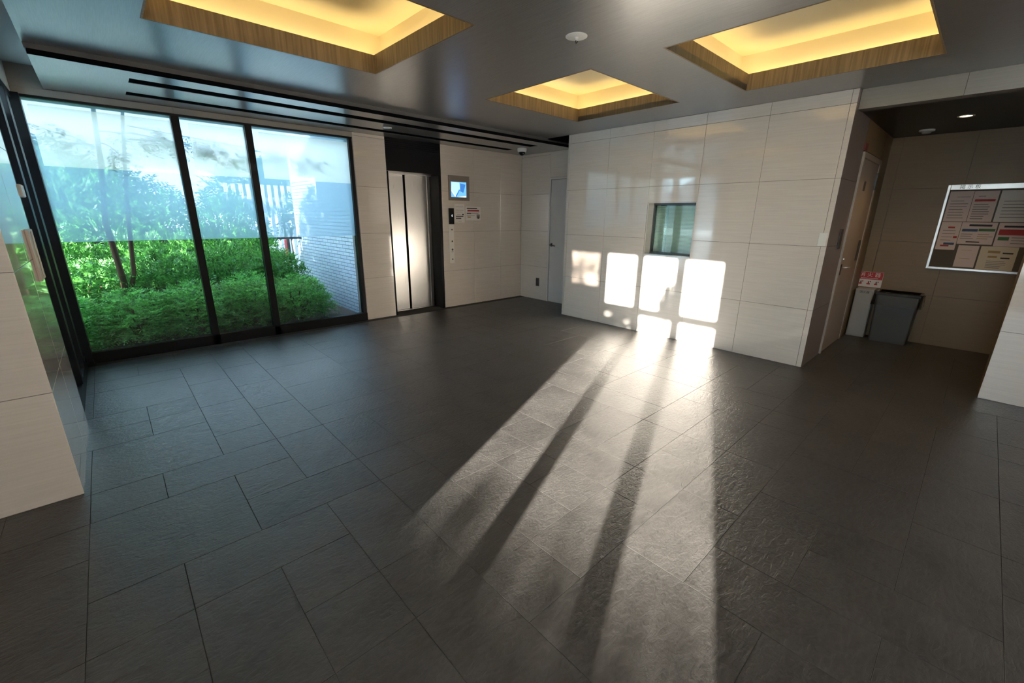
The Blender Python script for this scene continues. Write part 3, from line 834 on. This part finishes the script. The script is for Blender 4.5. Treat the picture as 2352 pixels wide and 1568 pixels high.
# waste bin
bn = empty('waste_bin', (8.42, -5.38, 0), 'rectangular smoke grey waste bin with black rim and clear liner', 'bin')
def frustum(name, m, x0, x1, y0, y1, z0, z1, ins, parent, openTop=True):
    bm = bmesh.new(); off = origin(parent)
    lo = [bm.verts.new(Vector(p) - off) for p in ((x0 + ins, y0 + ins, z0), (x1 - ins, y0 + ins, z0), (x1 - ins, y1 - ins, z0), (x0 + ins, y1 - ins, z0))]
    hi = [bm.verts.new(Vector(p) - off) for p in ((x0, y0, z1), (x1, y0, z1), (x1, y1, z1), (x0, y1, z1))]
    bm.faces.new(lo)
    for i in range(4): bm.faces.new((lo[i], lo[(i + 1) % 4], hi[(i + 1) % 4], hi[i]))
    if not openTop: bm.faces.new(hi)
    es_ = [e for e in bm.edges if abs(e.verts[0].co.z - e.verts[1].co.z) > 0.05]
    bmesh.ops.bevel(bm, geom=es_, offset=0.02, segments=3, affect='EDGES', profile=0.5)
    return link(name, bm_mesh(bm, name), m, parent)
frustum('body', 'bingrey', 8.285, 8.575, -5.585, -5.175, 0.0, 0.60, 0.022, bn)
bx0, bx1, by0, by1 = 8.275, 8.585, -5.597, -5.163
for b_ in ((bx0, bx0 + .03, by0, by1), (bx1 - .03, bx1, by0, by1), (bx0 + .03, bx1 - .03, by0, by0 + .03), (bx0 + .03, bx1 - .03, by1 - .03, by1)):
    box('rim', 'gloss_black', (*b_, 0.592, 0.632), bn, 0.006)
frustum('liner', 'bagplastic', 8.262, 8.59, -5.612, -5.150, 0.47, 0.600, -0.010, bn)

# notice board
nb = empty('notice_board', (WB, -6.1, 0.95), 'large aluminium framed notice board headed in Japanese on the alcove wall', 'notice board')
NY0, NY1, NZ0, NZ1 = -6.80, -5.548, 0.945, 1.882
box('backing', 'boardgrey', (WB - 0.012, WB, NY0, NY1, NZ0, NZ1), nb)
box('frame', 'alu', (WB - 0.026, WB, NY0, NY1, NZ0 - 0.012, NZ0 + 0.016), nb, 0.004)
box('frame', 'alu', (WB - 0.026, WB, NY1 - 0.016, NY1 + 0.012, NZ0 - .012, NZ1 + 0.012), nb, 0.004)
box('frame', 'alu', (WB - 0.026, WB, NY0 - 0.012, NY0 + 0.016, NZ0 - .012, NZ1 + 0.012), nb, 0.004)
hs_ = box('header_strip', 'alu', (WB - 0.026, WB, NY0 + .016, NY1 - .016, NZ1 - 0.046, NZ1 + 0.012), nb, 0.003)
text('lettering', 'ink', '掲 示 板', 0.048, (WB - 0.0268, -5.72, NZ1 - 0.018), (0, -1, 0), (0, 0, 1), hs_)
def sheet_x(label, ya, yb, z0, z1, m, marks):
    """ya = left edge as read (greater y), yb = right edge"""
    x = WB - 0.012
    o = empty('notice_sheet', (x, (ya + yb) / 2, z0), label, 'notice', 'sheets on the notice board')
    pp = box('paper', m, (x - 0.0015, x, yb, ya, z0, z1), o)
    for mm, u0, u1, v0, v1 in marks:
        box('print', mm, (x - 0.0021, x - 0.0015, ya + (yb - ya) * u1, ya + (yb - ya) * u0, z0 + (z1 - z0) * v0, z0 + (z1 - z0) * v1), pp)
    return o
def lines(m, u0, u1, v1, v0, n_, th=0.012, seed=1):
    r = random.Random(seed); out = []
    for k in range(n_):
        v = v1 + (v0 - v1) * k / max(1, n_ - 1)
        out.append((m, u0, u0 + (u1 - u0) * r.uniform(0.65, 1.0), v - th, v + th))
    return out
sheet_x('text notice under the left end of the notice board header', -5.572, -5.765, 1.487, 1.822, 'paper3', [('inkgrey', .35, .9, .80, .82)] + lines('inkgrey', .12, .92, .68, .12, 7))
sheet_x('notice with a red headline above grey text lines on the board', -5.769, -5.962, 1.487, 1.820, 'paper3', [('inkgrey', .2, .5, .82, .84), ('inkred', .10, .92, .66, .73)] + lines('inkgrey', .1, .9, .56, .10, 7, 0.015, 3))
sheet_x('text notice with short red heading right of the red headline notice', -5.976, -6.36, 1.487, 1.820, 'paper', [('inkred', .45, .8, .78, .80)] + lines('inkgrey', .1, .92, .66, .15, 6, .012, 5))
sheet_x('notice with red heading, red mark and blue footer above the bare grey cork', -5.572, -5.738, 1.165, 1.480, 'paper3',
        [('inkred', .38, .72, .78, .84), ('inkred', .76, .95, .43, .50), ('inkblue', .36, .9, .18, .26), ('inkred', .22, .66, .12, .17)] + lines('inkgrey', .15, .85, .70, .35, 4, .010, 6))
sheet_x('notice with blue and green header bars in the middle of the board', -5.742, -6.022, 1.238, 1.480, 'paper3',
        [('ink', .22, .86, .82, .91), ('inkblue', .05, .50, .58, .70), ('inkgreen', .52, .98, .60, .72), ('ink', .25, .64, .08, .13)] + lines('inkgrey', .05, .48, .46, .26, 3, .014, 7) + lines('inktan', .53, .97, .46, .26, 3, .014, 8))
sheet_x('notice with a wide dark red block beside the pillar', -6.034, -6.38, 1.225, 1.480, 'paper3', [('ink', .12, .9, .80, .88), ('inkred', .04, .96, .48, .72), ('inkgreen', .06, .3, .26, .40)] + lines('inkgrey', .35, .9, .38, .14, 3, .015, 9))
sheet_x('nearly blank sheet low on the board beside the bare grey cork', -5.766, -5.935, 0.975, 1.222, 'paper3', lines('inktan', .2, .8, .78, .40, 2, .006, 11))
sheet_x('cream flyer with tan and black headings at the board bottom', -5.950, -6.235, 0.962, 1.222, 'paper2', [('inktan', .22, .55, .72, .82), ('ink', .62, .9, .70, .76), ('inktan', .25, .5, .52, .60), ('ink', .6, .84, .50, .55)] + lines('inkgrey', .25, .85, .38, .10, 5, .012, 12))

# ================================================================== CEILING FIXTURES
def downlight(name, x, y, z, r, label, cat, lit=False, grp=None):
    o = empty(name, (x, y, z), label, cat, grp)
    rg = lathe('ring', 'white', [(r * 0.72, 0.0), (r * 0.72, -0.004), (r, -0.006), (r, 0.0)], o, (x, y, z))
    if lit:
        lathe('lens', 'lampglow', [(0, -0.001), (r * 0.72, -0.001), (r * .72, 0.0), (0, 0.0)], rg, (x, y, z))
    else:
        lathe('lens', 'white', [(0, -0.012), (r * 0.3, -0.011), (r * .72, -0.003), (r * .72, 0)], rg, (x, y, z))
    return o
downlight('soffit_spot', 4.10, -0.60, HS, 0.055, 'small pale round fitting set in the slatted soffit', 'light')
downlight('alcove_downlight', 7.53, -5.585, 2.46, 0.062, 'lit round downlight in the black alcove ceiling', 'light', True)
ld = bpy.data.lights.new('alcove_lamp', 'SPOT'); ld.energy = 16; ld.color = (1.0, 0.62, 0.24)
ld.spot_size = math.radians(115); ld.spot_blend = 0.8; ld.shadow_soft_size = 0.04
lo = bpy.data.objects.new('alcove_lamp', ld); C.objects.link(lo); lo.location = (7.53, -5.585, 2.45)
cf = empty('ceiling_disc', (3.735, -3.895, H), 'flush white round plate with a small prong in the dark ceiling', 'detector')
cpl = lathe('plate', 'white', [(0, -0.006), (0.062, -0.006), (0.070, -0.003), (0.070, 0.0)], cf, (3.735, -3.895, H))
lathe('boss', 'white', [(0, -0.022), (0.010, -0.020), (0.014, -0.006)], cpl, (3.735, -3.895, H))
tube('prong', 'steel_dark', [(3.735, -3.895, H - 0.012), (3.741, -3.885, H - 0.028), (3.755, -3.875, H - 0.032), (3.762, -3.885, H - 0.020)], 0.003, cpl)
sm = empty('smoke_detector', (8.18, -5.265, 2.46), 'round grey smoke detector on the black alcove ceiling', 'detector')
lathe('base', 'white', [(0.068, 0), (0.068, -0.014), (0.060, -0.018), (0.0, -0.018)], sm, (8.18, -5.265, 2.46))
lathe('sensor_head', 'boxgrey', [(0.044, -0.018), (0.036, -0.038), (0.0, -0.042)], sm, (8.18, -5.265, 2.46))
cc = empty('security_camera', (6.42, -0.62, HS), 'white dome security camera hanging from the soffit corner', 'camera')
lathe('housing', 'white', [(0.066, 0), (0.072, -0.004), (0.072, -0.040), (0.062, -0.058), (0.052, -0.060)], cc, (6.42, -0.62, HS))
dm_ = lathe('dome', 'gloss_black', [(0.052, -0.058), (0.048, -0.078), (0.034, -0.098), (0.014, -0.109), (0.0, -0.111)], cc, (6.42, -0.62, HS))
lathe('lens_ring', 'alu', [(0, 0), (0.008, 0), (0.008, 0.003), (0, 0.004)], dm_, (6.405, -0.665, HS - 0.088), 'Y', 14)

# reader on the pier
rdp = empty('intercom_plate', (XL, -1.95, 1.09), 'tall beige wall plate on the side face of the left pier', 'plate')
fpl = box('faceplate', 'beige', (XL, XL + 0.014, -2.07, -1.84, 1.085, 1.392), rdp, 0.003)
box('ridge', 'beige', (XL + 0.014, XL + 0.020, -1.97, -1.94, 1.10, 1.38), fpl, 0.002)

# ================================================================== OUTSIDE
g_ = struct('ground', 'paving', [(-30, 40, -40, 60, -0.40, -0.20)])
box('soil_bed', 'soil', (0.2, 3.95, 0.14, 2.4, -0.20, 0.02), g_)
wing = struct('wall_exterior', 'brick', [(3.96, 7.2, 0.305, 3.0, -0.2, 4.6)])

def leaf_cloud(name, n_, seed, shape, frond, leaflet, mat_, pairs=5):
    """many small compound fronds filling a shape; shape(rng)->(pos, outward)"""
    rng = np.random.default_rng(seed)
    V, F = [], []
    for _ in range(n_):
        p, out = shape(rng)
        d = out + rng.normal(0, 0.45, 3); d[2] += 0.1; d /= np.linalg.norm(d)
        up = np.array([0, 0, 1.0]) + rng.normal(0, .35, 3)
        s = np.cross(d, up); s /= (np.linalg.norm(s) + 1e-6)
        u = np.cross(s, d)
        L = frond * rng.uniform(0.6, 1.2)
        for k in range(pairs + 1):
            t = (k + 0.6) / (pairs + 0.6)
            base = p + d * L * t - np.array([0, 0, 1]) * (0.35 * L * t * t)
            for sg in ((-1, 1) if k < pairs else (0,)):
                if sg == 0: a = d - 0.3 * np.array([0, 0, 1])
                else: a = s * sg * 0.9 + d * 0.55 - u * 0.1
                a = a / np.linalg.norm(a)
                b = np.cross(a, u + rng.normal(0, .3, 3)); b /= (np.linalg.norm(b) + 1e-6)
                ll = leaflet * rng.uniform(.7, 1.15) * (1 - 0.35 * t)
                i = len(V)
                V += [base, base + a * ll * .45 + b * ll * .2, base + a * ll, base + a * ll * .45 - b * ll * .2]
                F.append((i, i + 1, i + 2, i + 3))
    me = bpy.data.meshes.new(name)
    me.from_pydata([tuple(v) for v in V], [], F); me.update()
    me.materials.append(MT[mat_])
    return me

def dome(rx, ry, rz, z0=0.0, fill=0.35):
    def f(rng):
        v = rng.normal(0, 1, 3); v /= np.linalg.norm(v); v[2] = abs(v[2]) if rng.random() < .85 else v[2] * .6
        r = 1 - fill * rng.random() ** 2
        return np.array([v[0] * rx * r, v[1] * ry * r, z0 + v[2] * rz * r]), v
    return f
def branch_mesh(name, seed, h, n_, spread, r0):
    rnd = random.Random(seed); bm = bmesh.new()
    for _ in range(n_):
        a = rnd.uniform(0, 6.28); s = rnd.uniform(.4, 1) * spread
        p = [(0.03 * math.cos(a), 0.03 * math.sin(a), 0)]
        for k in range(1, 5):
            t = k / 4
            p.append((s * t * math.cos(a) + rnd.uniform(-.02, .02), s * t * math.sin(a) + rnd.uniform(-.02, .02), h * t))
        tube_bm(bm, p, [r0 * (1 - .6 * k / 4) for k in range(5)], 6)
    me = bm_mesh(bm, name); me.materials.append(MT['bark']); return me

shA = [leaf_cloud('foliage', 1000, 11 + k, dome(0.46, 0.42, 0.60, 0.14, 0.55), 0.15, 0.050, 'leafA') for k in range(3)]
shF = leaf_cloud('foliage', 1100, 19, dome(0.46, 0.42, 0.60, 0.14, 0.55), 0.15, 0.052, 'leafC')
stA = branch_mesh('stems', 5, 0.55, 7, 0.25, 0.012)
rn = random.Random(4)
SH = []
for k in range(5): SH.append((0.75 + 0.60 * k, 0.58 + rn.uniform(-.04, .04), 0.95, 0.75, rn.uniform(.80, .95)))
for k in range(5): SH.append((0.35 + 0.68 * k, 1.15 + rn.uniform(-.08, .08), 1.05, 0.95, rn.uniform(1.20, 1.40)))
for k in range(5): SH.append((0.1 + 0.72 * k, 1.85 + rn.uniform(-.1, .1), 1.1, 1.0, rn.uniform(1.55, 1.75)))
for k in range(7): SH.append((-2.7 + 0.95 * k, 3.80 + rn.uniform(-.15, .15), 1.9, 1.6, rn.uniform(2.1, 3.3)))
rows = ['low bright green feathery shrub pressed close to the window glass', 'middle height green feathery shrub in the bed outside the window',
        'tall green feathery shrub in front of the dark rail fence', 'large bushy shrub rising behind the dark rail fence']
grp = ['front shrubs', 'middle shrubs', 'back shrubs', 'shrubs behind the rail']
for k, (x, y, a_, b_, c_) in enumerate(SH):
    r_ = min(k // 5, 3)
    o = empty('shrub', (x, y, 0.0 if r_ < 3 else -0.2), rows[r_], 'shrub', grp[r_])
    o.scale = (a_, b_, c_); o.rotation_euler = (0, 0, rn.choice((0, math.pi)) if r_ < 3 else rn.uniform(0, 6.28))
    f = link('foliage', shA[k % 3] if k > 4 else shF, None, o); f['kind'] = 'stuff'
    link('stems', stA, None, o)

trA = [leaf_cloud('crown', 1500, 31 + k, dome(1.0, 1.0, 1.0, 0.0, 0.8), 0.26, 0.10, 'leafB', 4) for k in range(2)]
def tree(x, y, h, rx, rz, label, k, trunk_r=0.05, lean=0.1):
    o = empty('tree', (x, y, -0.2), label, 'tree', 'trees outside the window')
    tube('trunk', 'bark', [(x, y, -0.2), (x + lean * .4, y, h * .35), (x + lean, y + .05, h * .75), (x + lean * 1.2, y, h)], [trunk_r, trunk_r * .85, trunk_r * .6, trunk_r * .3], o)
    tube('branch', 'bark', [(x + lean * .4, y, h * .35), (x + lean * .4 + .15, y + .1, h * .6), (x + .4, y, h * .85)], [trunk_r * .6, trunk_r * .45, trunk_r * .2], o)
    f = link('crown', trA[k % 2], None, o, (lean, 0, h + .2)); f.scale = (rx, rx, rz); f['kind'] = 'stuff'
    f.rotation_euler = (0, 0, k * 1.3)
    return o
wt = empty('tree', (1.30, 0.95, 0.0), 'slim twin-trunk tree brushing the upper window panes with leafy twigs', 'tree', 'trees outside the window')
tube('trunk', 'bark', [(1.30, 0.95, 0), (1.33, 0.90, 0.7), (1.30, 0.70, 1.4), (1.38, 0.55, 2.0), (1.45, 0.48, 2.9)], [0.035, 0.032, 0.028, 0.024, 0.015], wt)
tube('trunk', 'bark', [(1.31, 0.93, 0.35), (1.44, 0.90, 0.8), (1.50, 0.85, 1.4), (1.60, 0.6, 2.2), (1.7, 0.4, 2.9)], [0.026, 0.025, 0.022, 0.018, 0.012], wt)
def twig(p, q, n_, seed):
    p, q = Vector(p), Vector(q)
    tube('twig', 'bark', [p, (p + q) / 2 + Vector((0, 0, .03)), q], [0.008, 0.005, 0.002], wt, 6)
    def sh(rng):
        t = rng.random() ** .7
        v = np.array(p.lerp(q, t)) + rng.normal(0, 1, 3) * np.array([.06, .006, .05]) - np.array((1.30, 0.95, 0.0))
        d = np.array(q - p); d /= np.linalg.norm(d)
        return v, d + np.array([0, 0, -.5])
    me = leaf_cloud('leaves', n_, seed, sh, 0.09, 0.05, 'leafB', 3)
    for v in me.vertices:           # leaves press flat towards the pane, never through it
        v.co.y = max(v.co.y, 0.066 - 0.95)
    f = link('leaves', me, None, wt); f['kind'] = 'stuff'
twig((1.42, 0.50, 2.30), (1.93, 0.085, 2.20), 40, 71)
twig((1.40, 0.52, 2.20), (1.55, 0.085, 2.02), 26, 72)
twig((1.65, 0.50, 2.32), (2.58, 0.085, 2.07), 60, 73)
twig((1.65, 0.50, 2.25), (2.32, 0.085, 2.16), 34, 74)
twig((1.66, 0.50, 2.38), (3.55, 0.085, 2.08), 70, 75)
twig((1.40, 0.52, 2.12), (1.04, 0.085, 2.22), 40, 76)
tree(-1.6, 5.6, 1.4, 1.5, 1.1, 'dark leafy tree behind the rail outside the corner pane', 3, 0.08, 0.1)
tree(1.2, 6.2, 1.3, 1.6, 1.0, 'broad leafy tree behind the rail outside the middle pane', 1, 0.07, -0.1)
tree(5.6, 4.8, 1.3, 1.3, 1.0, 'leafy tree in front of the white slat fence', 2, 0.07, 0.1)
tree(-0.6, 10.0, 1.7, 2.2, 1.5, 'large dark tree across the street outside', 4, 0.1, 0.1)
tree(5.6, 9.2, 1.6, 1.9, 1.4, 'distant leafy tree behind the white slat fence', 6, 0.1, -0.1)

tree(-2.6, -0.9, 2.2, 0.9, 0.95, 'unseen leafy tree added beyond the left pier to dapple the sun', 8, 0.06, 0.1)  # added to break the sun on the outside wall into dapples
rl = empty('garden_rail', (2.0, 2.75, -0.2), 'thin dark rail fence behind the shrubs', 'fence')
box('rail', 'steel_dark', (-2.5, 3.95, 2.73, 2.77, 1.05, 1.09), rl)
for k in range(5):
    box('post', 'steel_dark', (-2.3 + 1.5 * k, -2.26 + 1.5 * k, 2.73, 2.77, -0.2, 1.05), rl)
sf = empty('slat_fence', (5.0, 6.9, -0.2), 'white vertical slat fence beyond the garden', 'fence')
for k in range(16):
    box('slat', 'extwhite', (3.6 + 0.16 * k, 3.68 + 0.16 * k, 6.9, 6.93, -0.2, 2.2), sf)
box('rail', 'extwhite', (3.5, 6.2, 6.93, 6.96, 1.8, 1.9), sf)
rpst = lathe('road_post', 'red', [(0, 1.1), (0.05, 1.05), (0.06, 0.1), (0.12, 0.0), (0, 0)], None, (4.65, 6.2, -0.2))
tag(rpst, 'red traffic post in front of the white slat fence', 'post')

# unseen greenery added outside the entrance to filter the sun
et = empty('entrance_shade_tree', (-2.3, -5.35, -0.2), 'small unseen tree added to shade parts of the entrance glazing', 'tree')
tube('trunk', 'bark', [(-2.3, -5.35, -0.2), (-2.28, -5.38, 1.0), (-2.25, -5.45, 1.9), (-2.2, -5.5, 2.5)], [0.05, 0.042, 0.03, 0.012], et)
tube('branch', 'bark', [(-2.27, -5.42, 1.55), (-2.2, -5.8, 1.75), (-2.15, -6.35, 1.86)], [0.02, 0.014, 0.006], et)
tube('branch', 'bark', [(-2.25, -5.45, 1.9), (-2.1, -6.3, 2.15), (-2.1, -7.02, 2.22), (-2.1, -7.06, 1.98)], [0.016, 0.008, 0.005, 0.003], et)
def cluster(x, y, z, sx_, sz_, n_, seed):
    me = leaf_cloud('leaf_cluster', n_, seed, dome(1, 1, 1, 0, .9), 0.35, 0.28, 'leafB', 3)
    f = link('leaf_cluster', me, None, et, (x + 2.3, y + 5.35, z + .2)); f.scale = (sx_, sx_, sz_); f['kind'] = 'stuff'
cluster(-2.15, -6.30, 1.72, 0.30, 0.26, 520, 51)
cluster(-2.1, -7.02, 2.00, 0.11, 0.36, 420, 52)
stt = empty('patch_shade_tree', (-9.0, -7.9, -0.2), 'unseen tree added behind the tall hedge to soften a sun patch', 'tree')  # added so its crown softens the patch from the high pane
tube('trunk', 'bark', [(-9.6, -7.9, -0.2), (-9.6, -7.95, 1.8), (-9.0, -8.2, 3.4), (-9.0, -8.3, 4.2)], [0.07, 0.06, 0.04, 0.02], stt)
sf_ = link('crown', leaf_cloud('crown', 480, 81, dome(1, 1, 1, 0, .9), 0.22, 0.11, 'leafB', 4), None, stt, (0, -0.4, 3.75)); sf_.scale = (.6, .66, .85); sf_['kind'] = 'stuff'
hdg = empty('sun_fade_hedge', (-9.0, -9.9, -0.2), 'tall unseen hedge added to fade the ends of the sun streaks', 'hedge')  # added, its height set to fade the floor streaks
def hedge_shape(rng):
    h = 2.09 + 0.38 * rng.random() ** 1.1 if rng.random() < .7 else rng.uniform(.2, 2.0)
    return np.array([rng.uniform(-.3, .3), rng.uniform(-3.0, 3.0), h]), np.array([0, 0, 1.0])
hf = link('foliage', leaf_cloud('foliage', 9000, 60, hedge_shape, 0.09, 0.05, 'leafA', 4), None, hdg); hf['kind'] = 'stuff'
for k in range(9):
    tube('stem', 'bark', [(-9.0, -12.3 + .6 * k, -0.2), (-8.98, -12.3 + .6 * k, 0.9), (-9.0, -12.28 + .6 * k, 2.0)], 0.014, hdg)
